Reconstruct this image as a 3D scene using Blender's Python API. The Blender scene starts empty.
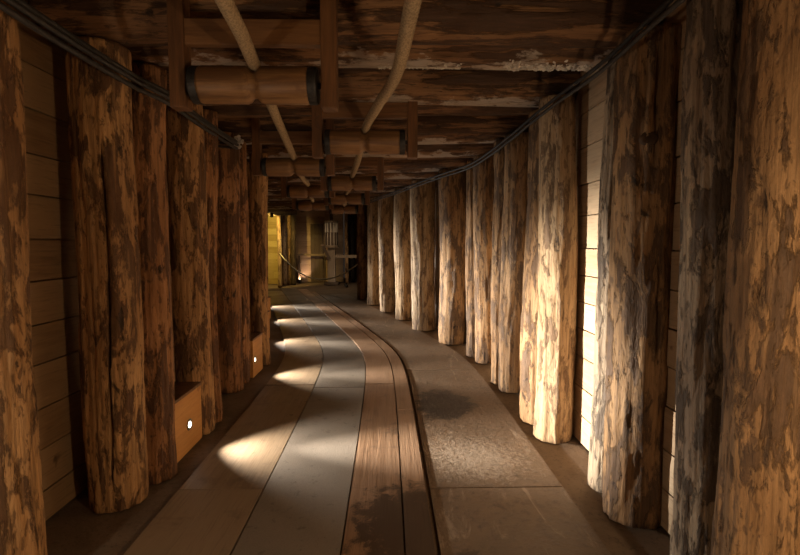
import bpy, bmesh, math, random
from mathutils import Vector, Matrix, noise
S = bpy.context.scene
COL = S.collection
R = math.radians
PI = math.pi

# ------------------------------------------------------------------ tunnel course
def s(y):                       # sideways drift of the tunnel as it bends to the left
    return -.15 * ((y - 6.3) + math.sqrt((y - 6.3) ** 2 + .8))
def heading(y):                 # turn of the course at y
    return math.atan((s(y + .05) - s(y - .05)) / .1)
def across(y, off):             # point at offset 'off' to the right of the course
    h = heading(y)
    return Vector((s(y) + off * math.cos(h), y - off * math.sin(h), 0))

# ------------------------------------------------------------------ object helpers
def link(o, parent=None):
    COL.objects.link(o)
    if parent is not None:
        o.parent = parent
    return o
def mobj(name, bm, mat, parent=None, loc=None, smooth=False):
    me = bpy.data.meshes.new(name)
    bmesh.ops.recalc_face_normals(bm, faces=bm.faces)
    bm.to_mesh(me); bm.free()
    if smooth:
        me.polygons.foreach_set('use_smooth', [True] * len(me.polygons))
    me.materials.append(mat)
    o = link(bpy.data.objects.new(name, me), parent)
    if loc is not None:
        o.location = loc
    return o
def tag(o, label, cat, group=None):
    o['label'] = label; o['category'] = cat
    if group: o['group'] = group
    return o
def struct(o, label=None):
    o['kind'] = 'structure'
    if label: o['label'] = label
    return o
def thing(name, label, cat, loc, rz=0, group=None):
    o = bpy.data.objects.new(name, None)
    o.empty_display_size = .1
    link(o); o.location = loc; o.rotation_euler = (0, 0, rz)
    return tag(o, label, cat, group)

def box(bm, c, d, rot=None, bev=0.0):
    m = Matrix.Translation(c)
    if rot is not None: m = m @ rot
    g = bmesh.ops.create_cube(bm, size=1, matrix=m @ Matrix.Diagonal((d[0], d[1], d[2], 1)))
    if bev:
        es = list({e for v in g['verts'] for e in v.link_edges})
        bmesh.ops.bevel(bm, geom=es, offset=bev, segments=2, affect='EDGES', profile=.6)
def lathe(bm, prof, axis='Z', seg=32, jitter=0, seed=0):
    """prof = [(radius, t)] turned about an axis; capped"""
    rings = []
    for r, t in prof:
        ring = []
        for i in range(seg):
            a = 2 * PI * i / seg
            rr = r
            if jitter:
                rr += jitter * noise.noise(Vector((math.cos(a) * 2.5 + seed, math.sin(a) * 2.5, t * 4)))
            if axis == 'Z': p = (rr * math.cos(a), rr * math.sin(a), t)
            elif axis == 'X': p = (t, rr * math.cos(a), rr * math.sin(a))
            else: p = (rr * math.cos(a), t, rr * math.sin(a))
            ring.append(bm.verts.new(p))
        rings.append(ring)
    for a, b in zip(rings, rings[1:]):
        for i in range(seg):
            j = (i + 1) % seg
            bm.faces.new((a[i], a[j], b[j], b[i]))
    bm.faces.new(rings[0]); bm.faces.new(rings[-1])
def catmull(pts, n=12):
    P = [Vector(p) for p in pts]
    P = [P[0] * 2 - P[1]] + P + [P[-1] * 2 - P[-2]]
    out = []
    for k in range(1, len(P) - 2):
        for q in range(n):
            t = q / n
            a, b, c, d = P[k - 1], P[k], P[k + 1], P[k + 2]
            out.append(.5 * ((2 * b) + (c - a) * t + (2 * a - 5 * b + 4 * c - d) * t * t + (3 * b - a - 3 * c + d) * t ** 3))
    out.append(P[-2].copy())
    return out
def resample(pts, step):
    out = [pts[0].copy()]; acc = 0
    for a, b in zip(pts, pts[1:]):
        L = (b - a).length
        if L == 0: continue
        t = step - acc
        while t <= L:
            out.append(a.lerp(b, t / L)); t += step
        acc = (acc + L) % step if True else 0
    out.append(pts[-1].copy())
    return out
def sweep(bm, pts, rad, seg=10, strands=0, lay=.12):
    """tube along a polyline; strands > 0 gives a twisted rope section"""
    up = Vector((0, 0, 1)); rings = []; dist = 0
    for i, p in enumerate(pts):
        t = (pts[min(i + 1, len(pts) - 1)] - pts[max(i - 1, 0)])
        if t.length < 1e-6: continue
        t.normalize()
        u = t.cross(up)
        if u.length < .1: u = t.cross(Vector((1, 0, 0)))
        u.normalize(); w = u.cross(t)
        if i: dist += (p - pts[i - 1]).length
        ring = []
        for k in range(seg):
            a = 2 * PI * k / seg
            r = rad
            if strands:
                r = rad * (.74 + .32 * abs(math.cos(strands * .5 * (a - 2 * PI * dist / lay))))
            ring.append(bm.verts.new(p + (u * math.cos(a) + w * math.sin(a)) * r))
        rings.append(ring)
    for a, b in zip(rings, rings[1:]):
        for k in range(seg):
            j = (k + 1) % seg
            bm.faces.new((a[k], a[j], b[j], b[k]))
    bm.faces.new(rings[0]); bm.faces.new(rings[-1])

def log_bm(seed, r0, r1, L, seg=80, rings=90, cracks=(), knots=(), wob=.028, lean=(0, 0), rough=1.6, bend=None):
    """one tree trunk along +Z from z=0: taper, wander, flutes, bark scabs, bumps and drying cracks
       cracks: (angle, z0, z1, depth, twist)   knots: (angle, z, size, height)"""
    bm = bmesh.new()
    sd = seed * 7.31
    N = lambda x, y, z: noise.noise(Vector((x + sd, y - sd * .7, z + sd * .3)))
    prev = None; allr = []
    for j in range(rings + 1):
        t = j / rings
        z = L * t
        cx = wob * N(.3, 9.1, z * .55) * 1.6 + lean[0] * t
        cy = wob * N(7.7, 2.3, z * .55) * 1.6 + lean[1] * t
        if bend: cx += bend * math.sin(PI * t)
        base = r0 + (r1 - r0) * t
        base *= 1 + .045 * N(4.4, 1.2, z * .9)
        ring = []
        for i in range(seg):
            a = 2 * PI * i / seg
            c, q = math.cos(a), math.sin(a)
            r = base * (1 + .055 * N(c * .9, q * .9, z * .5))
            r += rough * .0045 * N(c * 6.5, q * 6.5, z * 1.1)
            p = N(c * 2.6 + 3, q * 2.6, z * 1.5) + .45 * N(c * 6, q * 6, z * 4)
            r += rough * .0055 * min(1, max(0, (p - .05) * 7))
            for ka, kz, ks, kh in knots:
                da = (a - ka + PI) % (2 * PI) - PI
                g = ((da * base) ** 2 + ((z - kz) * .75) ** 2) / (ks * ks)
                if g < 6: r += kh * math.exp(-g)
            for ca, z0, z1, dep, tw in cracks:
                if z0 < z < z1:
                    ca2 = ca + tw * (z - z0) + .10 * N(1.7, 5.2, z * 2.2)
                    da = abs((a - ca2 + PI) % (2 * PI) - PI)
                    wd = max(PI / seg * 1.15, .030)
                    if da < wd:
                        f = min(1, (z - z0) * 5, (z1 - z) * 5)
                        r -= dep * f
            if t < .02: r *= .975 + .025 * t / .02
            zz = z
            if j == 0 or j == rings: zz += 0
            ring.append(bm.verts.new((cx + r * c, cy + r * q, zz)))
        if prev:
            for i in range(seg):
                k = (i + 1) % seg
                bm.faces.new((prev[i], prev[k], ring[k], ring[i]))
        prev = ring; allr.append(ring)
    bm.faces.new(allr[0]); bm.faces.new(allr[-1])
    return bm

# ------------------------------------------------------------------ material helpers
class NT:
    def __init__(self, name):
        self.m = bpy.data.materials.new(name); self.m.use_nodes = True
        self.t = self.m.node_tree; self.t.nodes.clear()
        self.out = self.t.nodes.new('ShaderNodeOutputMaterial')
    def n(self, typ, **kw):
        nd = self.t.nodes.new(typ)
        for k, v in kw.items():
            if k.startswith('_'): setattr(nd, k[1:], v)
            else: self.set(nd.inputs[k.replace('__', ' ')], v)
        return nd
    def set(self, sock, v):
        if hasattr(v, 'is_output'): self.t.links.new(v, sock)
        else:
            if isinstance(v, tuple) and len(v) == 3 and sock.type == 'RGBA': v = v + (1,)
            sock.default_value = v
    def math(self, op, a, b=0.0, c=None, clamp=False):
        nd = self.t.nodes.new('ShaderNodeMath'); nd.operation = op; nd.use_clamp = clamp
        self.set(nd.inputs[0], a); self.set(nd.inputs[1], b)
        if c is not None: self.set(nd.inputs[2], c)
        return nd.outputs[0]
    def ramp(self, v, lo, hi, a=0.0, b=1.0):
        nd = self.t.nodes.new('ShaderNodeMapRange'); nd.interpolation_type = 'SMOOTHSTEP'
        self.set(nd.inputs[0], v); self.set(nd.inputs[1], lo); self.set(nd.inputs[2], hi)
        self.set(nd.inputs[3], a); self.set(nd.inputs[4], b)
        return nd.outputs[0]
    def mix(self, f, a, b, mode='MIX'):
        nd = self.t.nodes.new('ShaderNodeMix'); nd.data_type = 'RGBA'; nd.blend_type = mode
        self.set(nd.inputs[0], f); self.set(nd.inputs[6], a); self.set(nd.inputs[7], b)
        return nd.outputs[2]
    def coord(self, scale=(1, 1, 1), rnd=True, kind='Object'):
        tc = self.t.nodes.new('ShaderNodeTexCoord').outputs[kind]
        mp = self.t.nodes.new('ShaderNodeMapping'); mp.vector_type = 'POINT'
        self.t.links.new(tc, mp.inputs[0]); mp.inputs[3].default_value = scale
        return mp.outputs[0]
    def noise(self, vec, scale, detail=5, rough=.6, dist=0, w=None):
        nd = self.t.nodes.new('ShaderNodeTexNoise'); nd.noise_dimensions = '4D' if w is not None else '3D'
        self.t.links.new(vec, nd.inputs['Vector'])
        nd.inputs['Scale'].default_value = scale; nd.inputs['Detail'].default_value = detail
        nd.inputs['Roughness'].default_value = rough; nd.inputs['Distortion'].default_value = dist
        if w is not None: self.set(nd.inputs['W'], w)
        return nd.outputs['Fac']
    def bsdf(self, col, rough, bump=None, bdist=.01, bstr=1.0, spec=.5, metal=0.0):
        b = self.t.nodes.new('ShaderNodeBsdfPrincipled')
        self.set(b.inputs['Base Color'], col); self.set(b.inputs['Roughness'], rough)
        b.inputs['Metallic'].default_value = metal
        b.inputs['Specular IOR Level'].default_value = spec
        if bump is not None:
            bp = self.t.nodes.new('ShaderNodeBump'); bp.inputs['Distance'].default_value = bdist
            bp.inputs['Strength'].default_value = bstr
            self.t.links.new(bump, bp.inputs['Height']); self.t.links.new(bp.outputs[0], b.inputs['Normal'])
        self.t.links.new(b.outputs[0], self.out.inputs[0])
        return self.m
    def wobj(self):
        oi = self.t.nodes.new('ShaderNodeObjectInfo')
        return self.math('MULTIPLY', oi.outputs['Random'], 40.0)

def log_mat(name, light, mid, bark, thr=.5, salt=0.0, dark=(.018, .010, .006), along=.3):
    k = NT(name); w = k.wobj()
    v1 = k.coord((1, 1, along))
    v2 = k.coord((1, 1, .035))
    v3 = k.coord((1, 1, .5))
    patch = k.noise(v1, 11, 7, .68, .4, w)
    m1 = k.ramp(patch, thr - .035, thr + .03, 0, .92)
    tone = k.noise(v3, 2.6, 3, .5, 0, w)
    grain = k.noise(v2, 75, 4, .7, .2, w)
    fine = k.noise(v1, 38, 5, .7, .3, w)
    spots = k.noise(v3, 11, 4, .6, .8, w)
    fleck = k.noise(k.coord((1, 1, along * 1.2)), 34, 4, .6, .5, w)
    streak = k.noise(k.coord((1, 1, .05)), 24, 4, .6, .4, w)
    wood = k.mix(k.ramp(tone, .35, .65), light, mid)
    brk = k.mix(k.ramp(fine, .35, .65), bark, tuple(c * .55 for c in bark))
    c = k.mix(m1, wood, brk)
    c = k.mix(k.ramp(fleck, .55, .62, 0, .7), c, tuple(x * .8 for x in bark))
    c = k.mix(k.ramp(streak, .5, .68, 0, .4), c, tuple(x * .5 for x in mid))
    c = k.mix(k.ramp(streak, .46, .30, 0, .35), c, tuple(min(1, x * 1.45) for x in light))
    c = k.mix(k.ramp(grain, .42, .7, 0, .65), c, tuple(x * .35 for x in mid))
    c = k.mix(k.ramp(spots, .62, .70, 0, .85), c, dark)
    if salt:
        sp = k.t.nodes.new('ShaderNodeSeparateXYZ'); k.t.links.new(k.coord(), sp.inputs[0])
        edge = k.math('ADD', k.math('MULTIPLY', sp.outputs[0], .96), k.math('MULTIPLY', sp.outputs[1], .28))
        clump = k.noise(k.coord((1, 1, .45)), 16, 5, .7, .2, w)
        lng = k.noise(k.coord((.2, .2, 1)), 2.0, 2, .5, 0, w)
        sm = k.math('ADD', k.math('MULTIPLY', edge, 3.2), k.math('ADD', clump, lng))
        sm = k.ramp(sm, 1.42 - .2 * salt, 1.54 - .2 * salt, 0, .65)
        c = k.mix(sm, c, (.50, .42, .35))
    h = k.math('ADD', k.math('MULTIPLY', m1, .6), k.math('ADD', k.math('MULTIPLY', fine, .55), k.math('ADD', k.math('MULTIPLY', grain, .35), k.math('MULTIPLY', fleck, -.8))))
    return k.bsdf(c, k.ramp(tone, .3, .7, .62, .8), h, .014, .95, .3)

def plank_mat(name, cols, dark, axis_scale, knots=True, rough=.55, sc=1.0, dirt=None, bstr=.4, spec=.4, tone_attr=True, spill=None):
    k = NT(name); w = k.wobj()
    if tone_attr:
        at = k.t.nodes.new('ShaderNodeAttribute'); at.attribute_name = 'tone'; tv = at.outputs['Fac']
        w = k.math('ADD', w, k.math('MULTIPLY', tv, 23.0))
    v = k.coord(axis_scale)
    g = k.noise(v, 26 * sc, 6, .65, .6, w)
    g2 = k.noise(v, 90 * sc, 3, .6, .2, w)
    big = k.noise(k.coord(), 1.7, 4, .55, .2, w)
    c = k.mix(k.ramp(g, .3, .7), cols[0], cols[1])
    if tone_attr:
        c = k.mix(k.ramp(tv, 0, 1, 0, .75), c, cols[2])
    c = k.mix(k.ramp(g2, .5, .75, 0, .45), c, dark)
    if knots:
        kn = k.noise(k.coord(), 9, 2, .4, .3, w)
        c = k.mix(k.ramp(kn, .70, .76, 0, .8), c, dark)
    if dirt:
        dn = k.noise(k.coord(), dirt[0], 8, .72, .4, w)
        c = k.mix(k.ramp(dn, dirt[1], dirt[2], 0, dirt[3]), c, dirt[4])
    if spill:                       # trodden-in dirt with a place of its own
        (sx, sy), (kx, ky), scol = spill
        dv = k.t.nodes.new('ShaderNodeVectorMath'); dv.operation = 'SUBTRACT'; k.t.links.new(k.coord(), dv.inputs[0]); dv.inputs[1].default_value = (sx, sy, 0)
        ds = k.t.nodes.new('ShaderNodeVectorMath'); ds.operation = 'MULTIPLY'; k.t.links.new(dv.outputs[0], ds.inputs[0]); ds.inputs[1].default_value = (kx, ky, 0)
        ln = k.t.nodes.new('ShaderNodeVectorMath'); ln.operation = 'LENGTH'; k.t.links.new(ds.outputs[0], ln.inputs[0])
        st = k.math('ADD', ln.outputs['Value'], k.math('MULTIPLY', k.math('SUBTRACT', k.noise(k.coord(), 9, 8, .75, .5), .5), 2.4))
        c = k.mix(k.ramp(st, .7, 1.15, .85, 0), c, scol)
    h = k.math('ADD', g, k.math('MULTIPLY', g2, .5))
    return k.bsdf(c, k.ramp(big, .3, .7, rough - .1, rough + .12), h, .006, bstr, spec)

M = {}
M['log_amber'] = log_mat('log_amber', (.52, .29, .118), (.37, .19, .074), (.105, .046, .020), .525)
M['log_russet'] = log_mat('log_russet', (.40, .19, .075), (.27, .12, .045), (.095, .040, .018), .515)
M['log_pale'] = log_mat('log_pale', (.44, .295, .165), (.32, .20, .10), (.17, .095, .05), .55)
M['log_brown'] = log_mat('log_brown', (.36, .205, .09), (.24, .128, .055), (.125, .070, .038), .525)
M['log_grey'] = log_mat('log_grey', (.39, .285, .18), (.26, .18, .115), (.11, .075, .052), .53)
M['log_dark'] = log_mat('log_dark', (.12, .075, .04), (.08, .05, .025), (.04, .022, .012), .48)
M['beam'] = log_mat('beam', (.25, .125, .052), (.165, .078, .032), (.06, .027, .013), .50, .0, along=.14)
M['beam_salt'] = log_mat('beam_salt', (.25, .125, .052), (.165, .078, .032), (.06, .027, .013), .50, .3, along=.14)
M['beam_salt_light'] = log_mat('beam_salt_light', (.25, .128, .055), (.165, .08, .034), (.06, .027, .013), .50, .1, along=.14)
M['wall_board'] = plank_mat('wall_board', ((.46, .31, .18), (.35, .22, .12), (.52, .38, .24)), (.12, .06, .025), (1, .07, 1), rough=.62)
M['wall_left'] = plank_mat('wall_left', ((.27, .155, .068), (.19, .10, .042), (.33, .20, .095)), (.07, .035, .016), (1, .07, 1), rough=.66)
M['wall_board_x'] = plank_mat('wall_board_x', ((.40, .25, .14), (.27, .155, .08), (.45, .30, .18)), (.09, .05, .025), (.07, 1, 1), rough=.62)
M['wall_yellow'] = plank_mat('wall_yellow', ((.42, .29, .09), (.30, .19, .05), (.66, .50, .20)), (.22, .13, .04), (.07, 1, 1), rough=.6)
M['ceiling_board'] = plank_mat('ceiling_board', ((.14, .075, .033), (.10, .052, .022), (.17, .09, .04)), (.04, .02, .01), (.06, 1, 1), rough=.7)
M['plank_warm'] = plank_mat('plank_warm', ((.26, .178, .108), (.185, .12, .07), (.28, .195, .12)), (.10, .06, .033), (1, .05, 1), rough=.46, dirt=(2.3, .52, .66, .6, (.10, .066, .042)))
M['plank_grey'] = plank_mat('plank_grey', ((.20, .158, .118), (.155, .12, .088), (.225, .18, .138)), (.08, .058, .04), (1, .55, 1), rough=.5, sc=2.6, bstr=.3, knots=False, dirt=(13, .56, .66, .65, (.085, .062, .044)))
M['plank_centre'] = plank_mat('plank_centre', ((.28, .165, .095), (.20, .112, .060), (.30, .18, .105)), (.10, .05, .025), (1, .04, 1), rough=.44, dirt=(2.4, .54, .66, .6, (.07, .042, .027)), spill=((.08, 2.45), (3.4, 2.3), (.042, .027, .018)))
M['board_orange'] = plank_mat('board_orange', ((.52, .255, .075), (.42, .19, .05), (.52, .255, .075)), (.28, .12, .03), (1, .08, 1), rough=.5, tone_attr=False)
M['hanger_wood'] = plank_mat('hanger_wood', ((.18, .078, .027), (.085, .036, .013), (.3, .13, .05)), (.09, .04, .018), (1, 1, .08), rough=.55, tone_attr=False)
M['hanger_wood_x'] = plank_mat('hanger_wood_x', ((.21, .098, .036), (.11, .048, .018), (.3, .13, .05)), (.09, .04, .018), (.07, 1, 1), rough=.55, tone_attr=False)
M['roller_wood'] = plank_mat('roller_wood', ((.27, .138, .052), (.115, .053, .021), (.3, .13, .05)), (.13, .06, .028), (.08, 1, 1), rough=.48, tone_attr=False)
M['winch_wood'] = plank_mat('winch_wood', ((.27, .18, .105), (.18, .115, .065), (.3, .2, .1)), (.12, .07, .04), (1, 1, .1), rough=.6, tone_attr=False)
M['winch_pale'] = plank_mat('winch_pale', ((.58, .48, .36), (.48, .38, .27), (.5, .4, .3)), (.25, .18, .12), (1, 1, .1), rough=.55, tone_attr=False)
M['winch_dark'] = plank_mat('winch_dark', ((.10, .06, .032), (.07, .04, .02), (.1, .06, .03)), (.03, .018, .01), (1, 1, .1), rough=.65, tone_attr=False)

def slab_mat():
    k = NT('floor_slab'); w = k.wobj()
    v = k.coord()
    a = k.noise(v, 1.6, 8, .68, .5, w); b = k.noise(v, 24, 7, .72, .3, w)
    sc = k.noise(k.coord((1, .22, 1)), 7, 6, .75, 1.2, w)
    c = k.mix(k.ramp(a, .32, .68), (.125, .080, .048), (.205, .135, .082))
    c = k.mix(k.ramp(b, .48, .66, 0, .55), c, (.075, .050, .033))
    c = k.mix(k.ramp(sc, .56, .68, 0, .6), c, (.38, .29, .205))
    c = k.mix(k.ramp(k.noise(v, 9, 6, .7, .6, w), .55, .68, 0, .6), c, (.06, .04, .026))
    bl = k.noise(v, 2.4, 5, .6, .8, w)
    c = k.mix(k.ramp(bl, .62, .70, 0, .8), c, (.045, .030, .02))
    # pale worn scuffs where the panel is walked on
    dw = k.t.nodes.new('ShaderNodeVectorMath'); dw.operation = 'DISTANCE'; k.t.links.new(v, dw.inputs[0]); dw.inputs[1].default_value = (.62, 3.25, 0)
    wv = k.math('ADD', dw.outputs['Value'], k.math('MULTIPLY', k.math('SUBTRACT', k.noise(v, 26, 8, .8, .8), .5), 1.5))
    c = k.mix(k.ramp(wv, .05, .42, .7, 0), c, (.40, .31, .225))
    # one oily stain spilt on the panel
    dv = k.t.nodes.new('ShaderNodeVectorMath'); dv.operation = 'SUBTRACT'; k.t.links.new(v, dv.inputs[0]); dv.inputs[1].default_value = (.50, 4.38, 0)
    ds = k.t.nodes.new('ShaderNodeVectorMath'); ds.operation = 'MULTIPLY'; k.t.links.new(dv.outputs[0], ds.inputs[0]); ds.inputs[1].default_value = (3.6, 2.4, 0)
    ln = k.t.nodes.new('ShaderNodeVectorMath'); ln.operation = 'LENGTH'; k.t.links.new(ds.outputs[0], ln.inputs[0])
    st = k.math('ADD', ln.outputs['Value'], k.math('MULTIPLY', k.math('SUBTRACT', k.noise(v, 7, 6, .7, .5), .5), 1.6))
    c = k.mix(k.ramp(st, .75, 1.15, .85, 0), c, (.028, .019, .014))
    h = k.math('ADD', k.math('MULTIPLY', a, .8), k.math('MULTIPLY', b, .45))
    return k.bsdf(c, k.ramp(a, .3, .7, .42, .66), h, .03, .75, .45)
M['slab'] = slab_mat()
def soil_mat():
    k = NT('floor_soil'); v = k.coord()
    a = k.noise(v, 2.2, 8, .7, .4); b = k.noise(v, 40, 6, .7)
    c = k.mix(k.ramp(a, .3, .7), (.13, .085, .052), (.205, .14, .09))
    c = k.mix(k.ramp(b, .5, .7, 0, .5), c, (.05, .032, .02))
    return k.bsdf(c, .75, k.math('ADD', a, k.math('MULTIPLY', b, .4)), .02, .6, .3)
M['soil'] = soil_mat()
def simple(name, col, rough, metal=0, spec=.5, nz=None):
    k = NT(name)
    if nz:
        f = k.noise(k.coord(), nz, 5, .65)
        return k.bsdf(k.mix(k.ramp(f, .3, .7), col, tuple(c * .5 for c in col)), rough, f, .004, .5, spec, metal)
    return k.bsdf(col, rough, None, spec=spec, metal=metal)
M['iron'] = simple('iron', (.055, .048, .044), .55, .6, nz=40)
M['cable_black'] = simple('cable_black', (.032, .026, .022), .6, 0, nz=60)
M['steel'] = simple('steel', (.35, .33, .30), .35, 1.0, nz=30)
M['salt'] = simple('salt', (.62, .55, .47), .5, 0, nz=25)
M['rope'] = simple('rope', (.42, .30, .175), .85, 0, .2, nz=120)
M['rope_pale'] = simple('rope_pale', (.62, .54, .40), .8, 0, .2, nz=120)
M['knot'] = simple('knot', (.10, .052, .024), .7, 0, .3, nz=22)
def glow(name, col, st):
    k = NT(name); e = k.n('ShaderNodeEmission', Color=col, Strength=st)
    k.t.links.new(e.outputs[0], k.out.inputs[0]); return k.m
M['led'] = glow('led', (1.0, .93, .80), 26)
M['bulb'] = glow('bulb', (1.0, .62, .28), 9)
M['bulb_yellow'] = glow('bulb_yellow', (1.0, .80, .30), 16)

def lamp_spot(name, parent, loc, rot, power, size, blend, col, rad=.02):
    l = bpy.data.lights.new(name, 'SPOT'); l.energy = power; l.spot_size = size; l.spot_blend = blend
    l.color = col; l.shadow_soft_size = rad
    o = link(bpy.data.objects.new(name, l), parent); o.location = loc; o.rotation_euler = rot
    return o
def lamp_point(name, parent, loc, power, col, rad=.05):
    l = bpy.data.lights.new(name, 'POINT'); l.energy = power; l.color = col; l.shadow_soft_size = rad
    o = link(bpy.data.objects.new(name, l), parent); o.location = loc
    return o

# ------------------------------------------------------------------ the setting
rng = random.Random(5)
def strip_bm(bm, y0, y1, o0, o1, z0, z1, step=.25, tone=None, flare=None):
    """a board that follows the course between offsets o0..o1"""
    n = max(1, int(math.ceil((y1 - y0) / step)))
    rows = []
    for i in range(n + 1):
        y = y0 + (y1 - y0) * i / n
        a = Vector((s(y) + o0, y, 0)); b = Vector((s(y) + o1, y, 0))
        rows.append([bm.verts.new((a.x, a.y, z0)), bm.verts.new((b.x, b.y, z0)), bm.verts.new((b.x, b.y, z1)), bm.verts.new((a.x, a.y, z1))])
    fs = []
    for p, q in zip(rows, rows[1:]):
        for k in range(4):
            j = (k + 1) % 4
            fs.append(bm.faces.new((p[k], p[j], q[j], q[k])))
    fs.append(bm.faces.new(rows[0])); fs.append(bm.faces.new(rows[-1]))
    if tone is not None:
        lay = bm.faces.layers.float.get('tone') or bm.faces.layers.float.new('tone')
        for f in fs: f[lay] = tone
    return fs

# floor: an earth bed carrying strips of boards and slabs
bm = bmesh.new(); box(bm, (-3, 8, -.09), (15, 26, .15))
floor = struct(mobj('floor', bm, M['soil']), 'dark earth and plank floor of the tunnel')
def floor_strip(name, o0, o1, joints, top, mat, label):
    for a, b in zip(joints, joints[1:]):
        bm = bmesh.new()
        bm.faces.layers.float.new('tone')
        g = .005
        strip_bm(bm, a + g, b - g, o0 + g, o1 - g, -.016, top + rng.uniform(-.002, .002), tone=rng.random())
        es = [e for e in bm.edges if all(abs(v.co.z - max(w.co.z for w in e.verts)) < 1e-5 and v.co.z > -.01 for v in e.verts) and len(e.link_faces) == 2
              and e.calc_face_angle(0) > .5]
        bmesh.ops.bevel(bm, geom=es, offset=.004, segments=1, affect='EDGES')
        o = mobj(name, bm, mat, floor)
        if label: o['label'] = label
floor_strip('floor_plank', -1.275, -.755, (-3.5, 0, 1.6, 2.845, 5.0, 7.4, 9.8, 12.2, 15), .004, M['plank_warm'], 'pale worn floor board along the left')
floor_strip('floor_plank', -.755, -.225, (-3.5, .6, 4.9, 9.0, 13, 16), .006, M['plank_grey'], 'grey gritty floor board')
floor_strip('floor_plank', -.225, .085, (-3.5, 1.0, 5.0, 8.4, 11.6, 15.5), .010, M['plank_centre'], 'wide brown board of the central walkway')
floor_strip('floor_plank', .085, .235, (-3.5, .2, 4.2, 7.3, 10.6, 14.8), .009, M['plank_centre'], 'narrow brown board of the central walkway')
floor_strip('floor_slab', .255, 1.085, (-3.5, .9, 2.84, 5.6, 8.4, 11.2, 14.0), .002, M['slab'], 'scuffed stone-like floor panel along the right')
# plank walls, one mesh each with separated boards
def plank_wall(name, off, y0, y1, zs, mat, label, thick=.035, outward=1):
    bm = bmesh.new(); bm.faces.layers.float.new('tone')
    for z0, z1 in zip(zs, zs[1:]):
        y = y0 - rng.uniform(0, 2)
        while y < y1:
            L = rng.uniform(1.4, 2.6)
            a, b = max(y, y0), min(y + L, y1)
            if b - a > .05:
                d = rng.uniform(-.006, .006)
                o0, o1 = off + d, off + d + thick * outward
                strip_bm(bm, a + .002, b - .002, min(o0, o1), max(o0, o1), z0 + .004, z1 - .004, tone=rng.random())
            y += L
    strip_bm(bm, y0, y1, off + .04 * outward, off + .07 * outward, zs[0], zs[-1], tone=.2)
    return struct(mobj(name, bm, mat), label)
zs_l = [0, .17, .40, .62, .86, 1.07, 1.30, 1.52, 1.75, 1.96, 2.19, 2.42, 2.66, 2.90]
zs_r = [0, .21, .42, .65, .86, 1.06, 1.26, 1.46, 1.70, 1.93, 2.2, 2.45, 2.68, 2.90]
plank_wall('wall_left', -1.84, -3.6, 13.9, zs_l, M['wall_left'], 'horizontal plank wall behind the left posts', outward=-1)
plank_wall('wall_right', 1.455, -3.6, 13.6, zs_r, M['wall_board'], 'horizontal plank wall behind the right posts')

def flat_wall(name, x0, x1, y, zs, mat, label, thick=.04):
    bm = bmesh.new(); lay = bm.faces.layers.float.new('tone')
    for z0, z1 in zip(zs, zs[1:]):
        x = x0
        while x < x1 - .01:
            b = min(x + rng.uniform(1.2, 2.6), x1)
            n0 = len(bm.faces)
            box(bm, ((x + b) / 2, y + thick / 2 + rng.uniform(-.006, .006), (z0 + z1) / 2), (b - x - .004, thick, z1 - z0 - .008))
            bm.faces.ensure_lookup_table(); t = rng.random()
            for f in bm.faces[n0:]: f[lay] = t
            x = b
    box(bm, ((x0 + x1) / 2, y + thick + .03, (zs[0] + zs[-1]) / 2), (x1 - x0, .04, zs[-1] - zs[0]))
    return struct(mobj(name, bm, mat), label)
zs_e = [0, .22, .45, .67, .9, 1.13, 1.35, 1.58, 1.8, 2.03, 2.26, 2.5, 2.72, 2.9]
flat_wall('wall_end', -3.94, -1.80, 18.5, zs_e, M['wall_board_x'], 'plank wall closing the far end of the tunnel')
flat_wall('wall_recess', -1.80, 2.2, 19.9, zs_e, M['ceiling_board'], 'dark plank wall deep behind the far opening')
flat_wall('wall_alcove', -8.6, -4.03, 17.64, zs_e, M['wall_yellow'], 'yellow lit plank wall at the far left of the tunnel')
flat_wall('wall_rear', -2.0, 1.7, -3.7, zs_e, M['wall_board_x'], 'plank wall behind the camera')
def side_wall(name, x, y0, y1, label):
    bm = bmesh.new(); lay = bm.faces.layers.float.new('tone')
    for z0, z1 in zip(zs_e, zs_e[1:]):
        n0 = len(bm.faces)
        box(bm, (x, (y0 + y1) / 2, (z0 + z1) / 2), (.05, y1 - y0, z1 - z0 - .008))
        bm.faces.ensure_lookup_table(); t = rng.random()
        for f in bm.faces[n0:]: f[lay] = t
    return struct(mobj(name, bm, M['wall_board']), label)
side_wall('wall_west', -8.6, 13.2, 17.64, 'side wall of the far chamber, left')
side_wall('wall_east', 2.2, 13.0, 19.9, 'side wall of the far chamber, right')
flat_wall('wall_return_left', -8.6, -4.05, 13.6, zs_e, M['wall_board_x'], 'wall beside the tunnel mouth, left')
flat_wall('wall_return_right', -.6, 2.2, 13.45, zs_e, M['wall_board_x'], 'wall beside the tunnel mouth, right')
# board ceiling above the cross logs
bm = bmesh.new(); lay = bm.faces.layers.float.new('tone'); y = -3.7
while y < 20:
    w = rng.uniform(.2, .28); n0 = len(bm.faces)
    box(bm, (-3.2, y + w / 2, 2.925 + rng.uniform(0, .008)), (11.2, w - .006, .04))
    bm.faces.ensure_lookup_table(); t = rng.random()
    for f in bm.faces[n0:]: f[lay] = t
    y += w
box(bm, (-3.2, 8.2, 2.99), (11.2, 24, .05))
struct(mobj('ceiling', bm, M['ceiling_board']), 'dark board ceiling above the cross logs')

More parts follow.
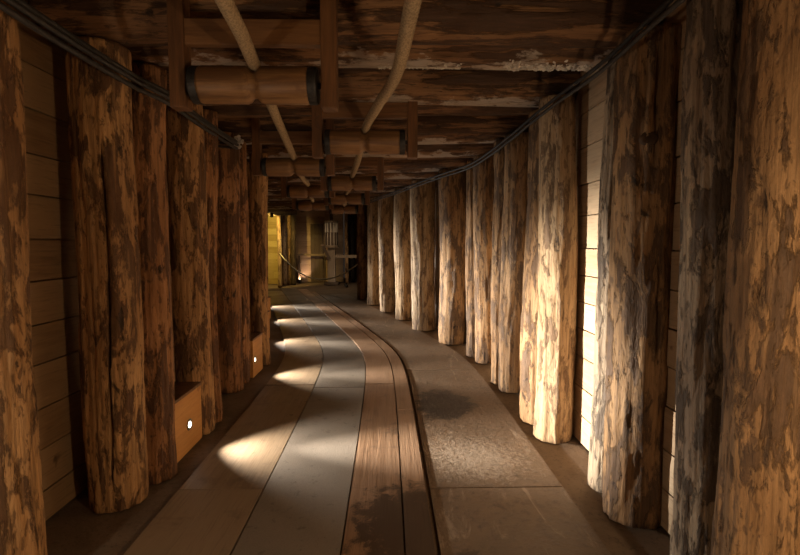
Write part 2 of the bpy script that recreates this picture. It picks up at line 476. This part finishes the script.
# ------------------------------------------------------------------ log posts
def post(label, x, y, d, mat, seed, H=2.57, taper=.94, group='log posts along the right wall', **kw):
    bm = log_bm(seed, d / 2, d / 2 * taper, H, **kw)
    o = mobj('log_post', bm, M[mat], smooth=True, loc=(x, y, -.004))
    return tag(o, label, 'log post', group)
GL = 'log posts along the left wall'
post('thick log post out past the left edge, nearest of the left row', -1.63, 1.98, .29, 'log_amber', 1, group=GL)
post('thick amber log post with a long vertical crack, nearest whole one on the left', -1.585, 2.74, .30, 'log_amber', 2, group=GL, taper=1.0, seg=180, rings=150, rough=1.3,
     cracks=((R(-72), .08, 2.1, .05, .12),), knots=((R(-40), 1.45, .10, .02), (R(-20), .9, .12, .015)))
post('slimmer bowed log post between the thick cracked one and the first light box', -1.49, 3.05, .235, 'log_russet', 3, group=GL, taper=.95,
     bend=-.025, knots=((R(-60), .45, .09, .015),))
post('log post rising directly behind the first light box', -1.58, 3.80, .265, 'log_amber', 4, group=GL, taper=1.0, knots=((R(-80), .85, .06, .012),))
post('thin log post in shadow right behind the one at the first light box', -1.50, 4.02, .14, 'log_russet', 5, group=GL, taper=1.0)
post('dark reddish log post midway along the left row, before the second light box', -1.645, 4.86, .27, 'log_russet', 6, group=GL, taper=1.0, rough=1.6)
post('slim reddish log post at the near side of the second light box', -1.63, 5.17, .17, 'log_russet', 7, group=GL)
post('slim log post beyond the second light box, last visible on the left', -1.59, 5.90, .19, 'log_amber', 8, group=GL, taper=1.0)
for x, y, lab in ((-1.87, 6.6, 'log post just past the bend on the left, after the second light box'),
                  (-2.31, 8.3, 'log post past the bend on the left, between third and fourth light boxes'),
                  (-2.86, 10.2, 'log post past the bend on the left, between fourth and fifth light boxes'),
                  (-3.55, 12.5, 'log post past the bend on the left, after the fifth light box')):
    post(lab, x, y, .28, 'log_amber', int(y * 10), group=GL)

rn3 = post('pale log post cut by the right edge of the picture, nearest on the right', 1.33, 1.64, .26, 'log_brown', 21, taper=.92, lean=(.0, 0))
post('big weathered grey log post at the far right, second from the camera', 1.36, 1.96, .22, 'log_grey', 22, taper=.97, lean=(-.01, .0),
     knots=((R(-130), 1.6, .06, .02),))
rn1 = post('big brown log post with a dark round knot near its top, on the right', 1.345, 2.55, .31, 'log_brown', 23, taper=.97, lean=(.01, 0),
     cracks=((R(-108), 1.75, 2.55, .028, .12), (R(-85), .75, 1.6, .02, -.05)), knots=((R(-112), 2.02, .085, .016), (R(-95), 1.3, .05, .012)))
post('thin grey weathered log post pressed behind the big knotted one', 1.335, 2.83, .16, 'log_grey', 24, lean=(.02, 0), wob=.03, rough=1.7)
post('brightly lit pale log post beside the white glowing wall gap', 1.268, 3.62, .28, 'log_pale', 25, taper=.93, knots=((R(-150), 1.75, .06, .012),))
post('brown log post half hidden behind the brightly lit pale one', 1.275, 3.99, .29, 'log_brown', 26, taper=.95)
post('mottled dark brown log post, third behind the brightly lit pale one', 1.27, 4.83, .27, 'log_brown', 27, taper=1.0, cracks=((R(-140), 1.2, 2.4, .02, .05),))
post('narrow log post tucked behind the mottled dark brown one', 1.19, 5.10, .20, 'log_brown', 28, taper=.95)
post('greenish brown log post of middle distance with a pale lower half', 1.18, 5.98, .245, 'log_brown', 29, taper=1.05)
post('narrow dark log post at the start of the bend, left of the greenish brown one', 1.12, 6.31, .21, 'log_brown', 30)
post('wide shaded brown log post where the right row starts to bend', .91, 7.16, .385, 'log_brown', 31, taper=.98)
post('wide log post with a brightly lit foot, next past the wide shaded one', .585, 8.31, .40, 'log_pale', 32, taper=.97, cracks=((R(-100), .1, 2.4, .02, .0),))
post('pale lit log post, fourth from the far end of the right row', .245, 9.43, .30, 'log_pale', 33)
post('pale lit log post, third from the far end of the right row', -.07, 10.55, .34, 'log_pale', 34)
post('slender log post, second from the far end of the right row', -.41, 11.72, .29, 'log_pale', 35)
post('dark slender log post at the far end of the right row, holding the rope barrier', -.75, 12.95, .27, 'log_brown', 36)
# a knot set in the big brown post
bm = bmesh.new()
lathe(bm, [(.001, .016), (.012, .018), (.018, .013), (.024, .017), (.032, .010), (.040, .008), (.044, -.03)], 'Y', 28, .004, 3)
for v in bm.verts: v.co.y *= -1; v.co.z *= .85
kn = mobj('knot', bm, M['knot'], rn1, smooth=True)
ka = R(-112); kn.location = (.165 * math.cos(ka), .165 * math.sin(ka), 2.02); kn.rotation_euler = (0, 0, ka + PI / 2)

# posts at the far end
GE = 'log posts at the far end'
post('golden log post at the edge of the yellow lit wall', -3.78, 17.22, .17, 'log_pale', 41, H=2.9, group=GE, seg=32, rings=30)
post('yellow log post in front of the yellow wall, with the rope barrier tied to it', -3.74, 16.38, .135, 'log_pale', 42, H=2.9, group=GE, seg=32, rings=30)
post('brown log post squeezed between the golden one and the black one', -3.64, 17.43, .16, 'log_brown', 46, H=2.9, group=GE, seg=32, rings=30)
post('black log post standing between the yellow wall and the pinkish end wall', -3.49, 17.32, .18, 'log_dark', 43, H=2.9, group=GE, seg=32, rings=30)
post('thin dim post right of the wooden winch at the far end', -1.62, 18.0, .12, 'log_amber', 44, H=2.9, group=GE, seg=32, rings=30)
post('dark post inside the black opening at the far end', -1.46, 18.8, .15, 'log_dark', 45, H=2.9, group=GE, seg=32, rings=30)

# ------------------------------------------------------------------ ceiling logs
ordn = ['nearest', 'second', 'third', 'fourth', 'fifth', 'sixth', 'seventh', 'eighth', 'ninth', 'tenth', 'eleventh', 'twelfth', 'thirteenth', 'fourteenth']
q = 0
first_rear = None
for k in range(-1, 12):
    for j, yy in enumerate((2.69, 3.01)):
        y = yy + 1.117 * k
        h = heading(y) * .8
        L = 3.24
        hi = k <= 3
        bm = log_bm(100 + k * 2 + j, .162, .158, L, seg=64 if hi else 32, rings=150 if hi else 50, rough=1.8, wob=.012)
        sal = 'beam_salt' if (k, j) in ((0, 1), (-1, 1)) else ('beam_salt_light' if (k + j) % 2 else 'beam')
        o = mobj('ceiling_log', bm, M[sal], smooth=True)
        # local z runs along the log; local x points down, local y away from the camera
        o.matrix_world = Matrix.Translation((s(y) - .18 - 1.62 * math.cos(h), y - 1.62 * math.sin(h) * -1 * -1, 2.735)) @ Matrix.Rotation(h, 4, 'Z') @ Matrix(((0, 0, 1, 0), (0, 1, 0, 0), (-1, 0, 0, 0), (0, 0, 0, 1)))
        what = {(0, 1): 'salt-crusted ceiling log, rear one of the pair right behind the nearest roller'}.get((k, j))
        if k == -1: what = ('rough ceiling log, %s of the pair overhead before the picture starts' % ('rear', 'front')[1 - j])
        if not what:
            what = 'rough brown ceiling log, %s of the %s pair seen from the camera' % (('front', 'rear')[j], ordn[k])
        tag(o, what, 'ceiling log', 'round logs spanning the ceiling')
        if (k, j) == (0, 1): first_rear = o
# crust of salt on the lower edge of the first rear log
def clump_bm(n, fn, seed):
    rg = random.Random(seed); bm = bmesh.new()
    for i in range(n):
        p, r = fn(rg)
        g = bmesh.ops.create_icosphere(bm, subdivisions=1, radius=r, matrix=Matrix.Translation(p) @ Matrix.Rotation(rg.random() * 6, 4, (rg.random(), rg.random(), .3)) @ Matrix.Diagonal((1, rg.uniform(.6, 1), rg.uniform(.6, 1.1), 1)))
        for v in g['verts']: v.co += Vector((rg.uniform(-1, 1), rg.uniform(-1, 1), rg.uniform(-1, 1))) * r * .18
    return bm
def crust(rg):
    a = rg.gauss(R(2), R(11)); z = 1.8 + 1.06 + rg.uniform(-.34, .28)
    return Vector((.160 * math.cos(a), .160 * math.sin(a), z)), rg.uniform(.007, .020)
c = mobj('salt_crust', clump_bm(320, crust, 4), M['salt'], first_rear); c['label'] = 'white lumpy salt crust'
def crust2(rg):
    a = rg.gauss(R(4), R(9)); z = 1.8 + rg.uniform(-.05, .45)
    return Vector((.159 * math.cos(a), .159 * math.sin(a), z)), rg.uniform(.007, .014)
c = mobj('salt_crust', clump_bm(150, crust2, 9), M['salt'], first_rear); c['label'] = 'thin patchy salt crust'
def lump(rg):
    return Vector((rg.gauss(0, .016), rg.gauss(0, .014), rg.gauss(0, .028))), rg.uniform(.012, .022)
tag(mobj('salt_clump', clump_bm(34, lump, 6), M['salt'], loc=(-1.415, 4.60, 2.435)), 'whitish lump of salt by the end of the left cables', 'salt')

bm = log_bm(77, .085, .08, 1.5, seg=32, rings=40)
o = mobj('lintel_log', bm, M['log_grey'], smooth=True)
o.matrix_world = Matrix.Translation((-4.52, 15.75, 2.485)) @ Matrix(((0, 0, 1, 0), (0, 1, 0, 0), (-1, 0, 0, 0), (0, 0, 0, 1)))
tag(o, 'thin grey cross log above the yellow lit opening at the far left', 'ceiling log')
# ------------------------------------------------------------------ rope rollers
def roller(label, c, L, dia, rz):
    t = thing('rope_roller', label, 'roller', c, rz, 'rope rollers hung below the ceiling')
    r = dia / 2; a = L / 2
    bm = bmesh.new()
    lathe(bm, [(r * .97, -a + .045), (r, -a + .06), (r * 1.0, -.045), (r * .93, -.028), (r * .70, -.010), (r * .70, .010), (r * .93, .028), (r, .045), (r, a - .06), (r * .97, a - .045)], 'X', 40, .003, c[1])
    mobj('drum', bm, M['roller_wood'], t, smooth=True).data.polygons[0].use_smooth = True
    for e in (-1, 1):
        bm = bmesh.new(); p = [(r * .90, a - .048), (r * 1.0, a - .046), (r * 1.0, a - .012), (r * .96, a - .004), (r * .3, a - .003)]
        lathe(bm, [(q1, e * q2) for q1, q2 in p], 'X', 36)
        mobj('iron_band', bm, M['iron'], t)
    bm = bmesh.new(); lathe(bm, [(.016, -a - .06), (.016, a + .06)], 'X', 14); mobj('axle', bm, M['iron'], t)
    hb = c[2] - 2.157
    for e in (-1, 1):
        bm = bmesh.new(); x = e * (a + .055)
        box(bm, (x, .0, (2.93 - c[2] - hb) / 2 - .01), (.078, .09, 2.90 - c[2] + hb), bev=.006)
        mobj('hanger', bm, M['hanger_wood'], t)
    bm = bmesh.new(); box(bm, (0, -.01, 2.525 - c[2]), (L + .05, .05, .12), bev=.005)
    mobj('cross_board', bm, M['hanger_wood_x'], t)
    return t
near = lambda p, dy: (p[0] * (p[1] + dy) / p[1], p[1] + dy, 1.5 + (p[2] - 1.5) * (p[1] + dy) / p[1])
RL = [('large wooden roller nearest the camera on the left, with rope in its groove', (-.65, 2.40, 2.26), .61, .18),
      ('wooden roller nearest the camera in the right-hand line, under the curved rope', (-.19, 3.77, 2.275), .62, .19),
      ('second wooden roller of the left-hand line, at the end of the slanting rope', (-.93, 4.75, 2.235), .60, .18),
      ('second wooden roller of the right-hand line', (-.47, 6.10, 2.245), .60, .185),
      ('third wooden roller of the left-hand line', (-1.19, 7.10, 2.25), .60, .19),
      ('third wooden roller of the right-hand line', (-.75, 8.45, 2.265), .62, .19),
      ('fourth and farthest wooden roller of the left-hand line', (-1.50, 9.45, 2.22), .62, .18),
      ('fourth and farthest wooden roller of the right-hand line', (-1.02, 10.8, 2.24), .62, .19)]
tops = []
for i, (lab, c, L, dia) in enumerate(RL):
    c = near(c, .06)
    rz = 0 if i < 3 else heading(c[1]) * .35
    roller(lab, c, L * (1 + .06 / c[1]), dia, rz)
    tops.append(Vector((c[0], c[1], c[2] + dia / 2 * .70 + .028)))
def rope(name, pts, rad, lab, mat, strands=3, lay=.11, step=.012, seg=18):
    bm = bmesh.new(); sweep(bm, resample(catmull(pts, 14), step), rad, seg, strands, lay)
    return tag(mobj(name, bm, M[mat], smooth=True), lab, 'rope')
A = [tops[i] for i in (0, 2, 4, 6)]; B = [tops[i] for i in (1, 3, 5, 7)]
mid = lambda a, b, dz: (a + b) / 2 - Vector((0, 0, dz))
rope('thick_rope', [(-.48, -.6, 2.40), (-.54, .9, 2.375), (-.598, 1.9, 2.362), A[0], mid(A[0], A[1], .005), A[1], mid(A[1], A[2], .05), A[2], mid(A[2], A[3], .05), A[3], (-1.9, 11.4, 2.30), (-2.4, 13.2, 2.34)],
     .030, 'thick hemp rope running over the left-hand line of rollers', 'rope')
rope('thick_rope', [(.19, -.6, 2.42), (.13, .9, 2.39), (.075, 2.0, 2.38), (.03, 2.6, 2.375), (-.08, 3.16, 2.375), B[0], mid(B[0], B[1], .04), B[1], mid(B[1], B[2], .05), B[2], mid(B[2], B[3], .05), B[3], (-1.4, 12.6, 2.28), (-1.6, 13.6, 2.33)],
     .031, 'thick hemp rope bending over the right-hand line of rollers', 'rope')

# ------------------------------------------------------------------ cables
def cable(pts, rad, lab):
    bm = bmesh.new(); P = catmull(pts, 10)
    P = [p + Vector((0, 0, .006 * noise.noise(p * 1.7 + Vector((rad * 900, 0, 0))))) for p in P]
    sweep(bm, resample(P, .06), rad, 10)
    return tag(mobj('cable', bm, M['cable_black'], smooth=True), lab, 'cable', 'cables strung along the posts')
lp = lambda dx, dz: [(-1.40 + dx, -1.0, 2.42 + dz), (-1.40 + dx, .8, 2.41 + dz), (-1.41 + dx, 2.1, 2.39 + dz), (-1.405 + dx, 2.7, 2.39 + dz), (-1.375 + dx, 3.1, 2.40 + dz), (-1.42 + dx, 3.8, 2.41 + dz), (-1.425 + dx, 4.5, 2.41 + dz), (-1.45 + dx, 4.63, 2.43 + dz), (-1.62 + dx, 4.66, 2.45 + dz)]
cable(lp(0, .028), .0135, 'upper black cable along the tops of the left posts')
cable(lp(.012, -.003), .013, 'middle black cable along the tops of the left posts')
cable(lp(0, -.034), .0135, 'lower black cable along the tops of the left posts')
rp = lambda dx, dz: [(1.12 + dx, -1.0, 2.46 + dz), (1.13 + dx, .8, 2.46 + dz), (1.14 + dx, 2.0, 2.46 + dz), (1.14 + dx, 2.6, 2.44 + dz), (1.125 + dx, 3.5, 2.46 + dz), (1.09 + dx, 4.3, 2.44 + dz), (1.065 + dx, 5.1, 2.44 + dz), (.98 + dx, 6.1, 2.45 + dz), (.68 + dx, 7.1, 2.45 + dz), (.35 + dx, 8.3, 2.45 + dz), (.06 + dx, 9.4, 2.45 + dz), (-.27 + dx, 10.5, 2.45 + dz), (-.58 + dx, 11.7, 2.45 + dz), (-.92 + dx, 12.9, 2.45 + dz)]
cable(rp(0, .026), .012, 'upper black cable along the tops of the right posts')
cable(rp(-.006, -.018), .012, 'lower black cable along the tops of the right posts')

# ------------------------------------------------------------------ step lights in wooden boxes
WHITE = (1.0, .95, .86)
def step_light(lab, x, y, h, power, L=.46, lz=.19, ly=0.0, D=.30):
    t = thing('step_light', lab, 'light', (x, y, 0), h, 'boxed floor lights along the left wall')
    bm = bmesh.new()   # front panel with a round hole for the lamp
    ring = 24; H = .415; x0 = -.02
    inner = []; outer = []
    for i in range(ring):
        a = 2 * PI * i / ring; cy, cz = math.cos(a), math.sin(a)
        inner.append((ly + .032 * cy, lz + .032 * cz))
        m = max(abs(cy), abs(cz)); sy, sz = cy / m, cz / m
        outer.append((sy * L / 2, lz + (sz * (H - lz) if sz > 0 else sz * lz)))
    V = [[bm.verts.new((xx, p[0], p[1])) for p in row] for xx, row in ((0, inner), (0, outer), (x0, outer), (x0, inner))]
    for r_ in range(4):
        a_, b_ = V[r_], V[(r_ + 1) % 4]
        for i in range(ring):
            j = (i + 1) % ring
            bm.faces.new((a_[i], a_[j], b_[j], b_[i]))
    mobj('front_panel', bm, M['board_orange'], t)
    bm = bmesh.new(); box(bm, (-D / 2 - .0, 0, H + .011), (D + .01, L + .01, .022), bev=.003); mobj('top_board', bm, M['hanger_wood'], t)
    for e in (-1, 1):
        bm = bmesh.new(); box(bm, (-D / 2 - .01, e * (L / 2 - .011), H / 2), (D - .02, .02, H - .002)); mobj('side_board', bm, M['board_orange'], t)
    bm = bmesh.new()
    lathe(bm, [(.0315, -.035), (.0315, .002), (.043, .002), (.043, .006), (.026, .006), (.024, -.03)], 'X', 28)
    for v in bm.verts: v.co.y += ly; v.co.z += lz
    rim = mobj('lamp_rim', bm, M['steel'], t)
    bm = bmesh.new(); lathe(bm, [(.022, -.012), (.021, -.004), (.012, .001), (.001, .003)], 'X', 20)
    for v in bm.verts: v.co.y += ly; v.co.z += lz
    mobj('lamp_lens', bm, M['led'], t)
    lamp_spot('spill_light', t, (.012, ly, lz), (0, R(-92), 0), (150 + power * .02), R(92), .92, WHITE, .012)
    lamp_spot('beam_light', t, (.012, ly, lz), (0, R(-99), 0), power, R(49), 1.0, WHITE, .012)
    return t
PW = 1700
step_light('boxed floor light nearest the camera, shining beside the slim bowed post', -1.455, 3.42, 0, PW)
step_light('second boxed floor light along the left wall, small in the distance', -1.525, 5.49, R(0), PW * .55, L=.40, ly=-.13)
step_light('third boxed floor light, just round the bend on the left', -1.97, 7.36, heading(7.36), PW * .6, D=.19)
step_light('fourth boxed floor light, round the bend on the left', -2.45, 9.35, heading(9.35), PW * .6, D=.19)
step_light('fifth boxed floor light, farthest along the left wall', -3.04, 11.4, heading(11.4), PW * .6, D=.19)

# ------------------------------------------------------------------ lamps added out of view to light the near posts
def fill_lamp(lab, x, y, z, side, power, col):
    t = thing('fill_lamp', lab, 'lamp', (x, y, z), 0 if side < 0 else PI, 'added fill lamps near the camera')
    bm = bmesh.new(); box(bm, (.02, 0, 0), (.04, .14, .22), bev=.01); mobj('back_plate', bm, M['iron'], t)
    bm = bmesh.new(); lathe(bm, [(.055, .04), (.055, .07), (.045, .11), (.02, .135), (.001, .14)], 'X', 24); mobj('glass_globe', bm, M['bulb'], t, smooth=True)
    for i in range(4):
        bm = bmesh.new(); a = i * PI / 4
        pts = [Vector((.04 + .115 * math.sin(q1), .065 * math.cos(q1) * math.cos(a), .065 * math.cos(q1) * math.sin(a))) for q1 in [PI * n / 16 for n in range(17)]]
        sweep(bm, pts, .003, 6); mobj('cage_wire', bm, M['iron'], t)
    lamp_point('fill_light', t, (.20, 0, 0), power, col, .06)
    return t
WARM = (1.0, .74, .46)
fill_lamp('added caged fill lamp on the left wall beside the camera', -1.80, .55, 1.0, -1, 25, (1.0, .84, .64))
fill_lamp('added caged fill lamp on the right wall beside the camera', 1.42, .30, 1.0, 1, 52, WARM)

# ------------------------------------------------------------------ far end
# rope barrier
bm = bmesh.new()
P0, P1 = Vector((-3.715, 16.29, 1.15)), Vector((-.88, 12.84, .93)); pts = []
for i in range(41):
    t = i / 40; p = P0.lerp(P1, t); p.z -= 4 * .62 * t * (1 - t); pts.append(p)
sweep(bm, resample(pts, .02), .020, 12, 3, .09)
tag(mobj('rope_barrier', bm, M['rope_pale'], smooth=True), 'sagging pale rope barrier across the far end of the tunnel', 'rope')
# winch with upright trunk and lantern cage
t = thing('wooden_winch', 'wooden winch with a barred cage on a pale trunk at the far end', 'winch', (-2.1, 17.33, 0), 0)
bm = bmesh.new(); box(bm, (0, 0, .71), (.28, .26, 1.26), bev=.02); mobj('trunk', bm, M['winch_wood'], t)
bm = bmesh.new(); box(bm, (0, 0, .05), (.5, .46, .10), bev=.01); mobj('foot', bm, M['winch_dark'], t)
bm = bmesh.new(); lathe(bm, [(.27, 1.34), (.275, 1.35), (.275, 1.40), (.27, 1.41)], 'Z', 32); mobj('lower_disc', bm, M['winch_wood'], t)
bm = bmesh.new(); lathe(bm, [(.25, 2.22), (.255, 2.23), (.255, 2.28), (.25, 2.29)], 'Z', 32); mobj('upper_disc', bm, M['winch_wood'], t)
bm = bmesh.new(); lathe(bm, [(.235, 1.42), (.235, 1.88)], 'Z', 20); mobj('dark_sleeve', bm, M['winch_dark'], t)  # dark cylinder that covers the lower half of the spindles
for i in range(12):
    a = 2 * PI * i / 12
    bm = bmesh.new(); lathe(bm, [(.022, 1.41), (.022, 2.22)], 'Z', 10)
    for v in bm.verts: v.co.x += .215 * math.cos(a); v.co.y += .215 * math.sin(a)
    mobj('spindle', bm, M['winch_pale'], t)
bm = bmesh.new(); lathe(bm, [(.06, 2.29), (.06, 2.9)], 'Z', 16); mobj('shaft', bm, M['winch_dark'], t)
bm = bmesh.new(); box(bm, (.56, -.02, 1.02), (.86, .10, .11), bev=.01); mobj('push_bar', bm, M['winch_wood'], t)
bm = bmesh.new(); box(bm, (-.17, -.16, 1.15), (.10, .08, .52), Matrix.Rotation(R(-25), 4, 'Y'), bev=.008); mobj('brace', bm, M['winch_dark'], t)
bm = bmesh.new(); box(bm, (-.28, -.02, 1.42), (.22, .08, .05), bev=.006); mobj('peg', bm, M['winch_wood'], t)
# rail in front of the end wall, on two stubs
t = thing('hand_rail', 'thin wooden rail in front of the pinkish end wall', 'rail', (-2.94, 18.15, 0), 0)
bm = bmesh.new(); box(bm, (0, 0, 1.06), (1.1, .05, .07), bev=.006); mobj('rail_bar', bm, M['winch_wood'], t)
for e in (-1, 1):
    bm = bmesh.new(); box(bm, (e * .48, .02, .53), (.06, .06, 1.05)); mobj('rail_post', bm, M['winch_dark'], t)
# dark cabinet-like door leaf on the end wall
t = thing('plank_door', 'dark plank door leaf on the end wall, left of the winch', 'door', (-2.79, 18.44, 0), 0)
bm = bmesh.new()
for i in range(3): box(bm, (-.16 + i * .16, 0, 1.12), (.155, .05, 2.2), bev=.004)
mobj('door_leaf', bm, M['winch_dark'], t)
for z in (.45, 1.75):
    bm = bmesh.new(); box(bm, (0, -.035, z), (.44, .02, .10)); mobj('batten', bm, M['winch_dark'], t)
# lamps of the far chamber
def flood(lab, loc, name, mat, power, size, aim, col, group=None):
    t = thing(name, lab, 'lamp', loc, 0, group)
    d = (Vector(aim) - Vector(loc)).normalized(); rot = d.to_track_quat('-Z', 'Y').to_matrix().to_4x4()
    bm = bmesh.new(); lathe(bm, [(.03, .10), (.05, .08), (.055, -.03), (.048, -.03), (.045, -.01)], 'Z', 20); bm.transform(rot)
    mobj('lamp_body', bm, M['iron'], t)
    bm = bmesh.new(); lathe(bm, [(.044, -.012), (.03, -.026), (.001, -.03)], 'Z', 18); bm.transform(rot); mobj('lamp_lens', bm, mat, t)
    o = lamp_spot('spot', t, d * .06, rot.to_euler(), power, R(size), .5, col, .04)
    return t
flood('small yellow lamp high in front of the yellow wall', (-3.70, 15.2, 2.36), 'wall_spotlight', M['bulb_yellow'], 200, 92, (-4.6, 17.6, .9), (1.0, .73, .19))
flood('small added fill lamp above the rope barrier', (-2.25, 15.5, 2.62), 'ceiling_fill_lamp', M['bulb'], 46, 150, (-2.3, 16.0, 0), (1.0, .78, .52))  # lamp added to brighten the rope barrier and winch from above
flood('small uplight at the foot of the pinkish end wall', (-3.38, 18.05, .07), 'floor_uplight', M['led'], 22, 110, (-3.42, 18.5, .75), (1.0, .72, .52))
flood('small white floor lamp glowing in front of the winch', (-1.51, 16.4, .06), 'floor_uplight', M['led'], 9, 120, (-2.0, 17.3, 1.2), (1.0, .88, .7))

# ------------------------------------------------------------------ air, camera, view
wd = bpy.data.worlds.new('World'); S.world = wd; wd.use_nodes = True
wd.node_tree.nodes['Background'].inputs[0].default_value = (.02, .014, .010, 1)
wd.node_tree.nodes['Background'].inputs[1].default_value = 1
cd = bpy.data.cameras.new('Camera'); cam = link(bpy.data.objects.new('Camera', cd))
cd.sensor_width = 36; cd.lens = 36 * 480 / 800; cd.clip_start = .05; cd.clip_end = 100
pt, yw = math.atan(34.5 / 480), math.atan(10 / 480)
cam.location = (0, 0, 1.5); cam.rotation_euler = (PI / 2 - pt, 0, -yw)
S.camera = cam
S.view_settings.view_transform = 'Standard'; S.view_settings.look = 'None'
S.view_settings.gamma = 1; S.view_settings.use_curve_mapping = False
S.view_settings.exposure = 0.12
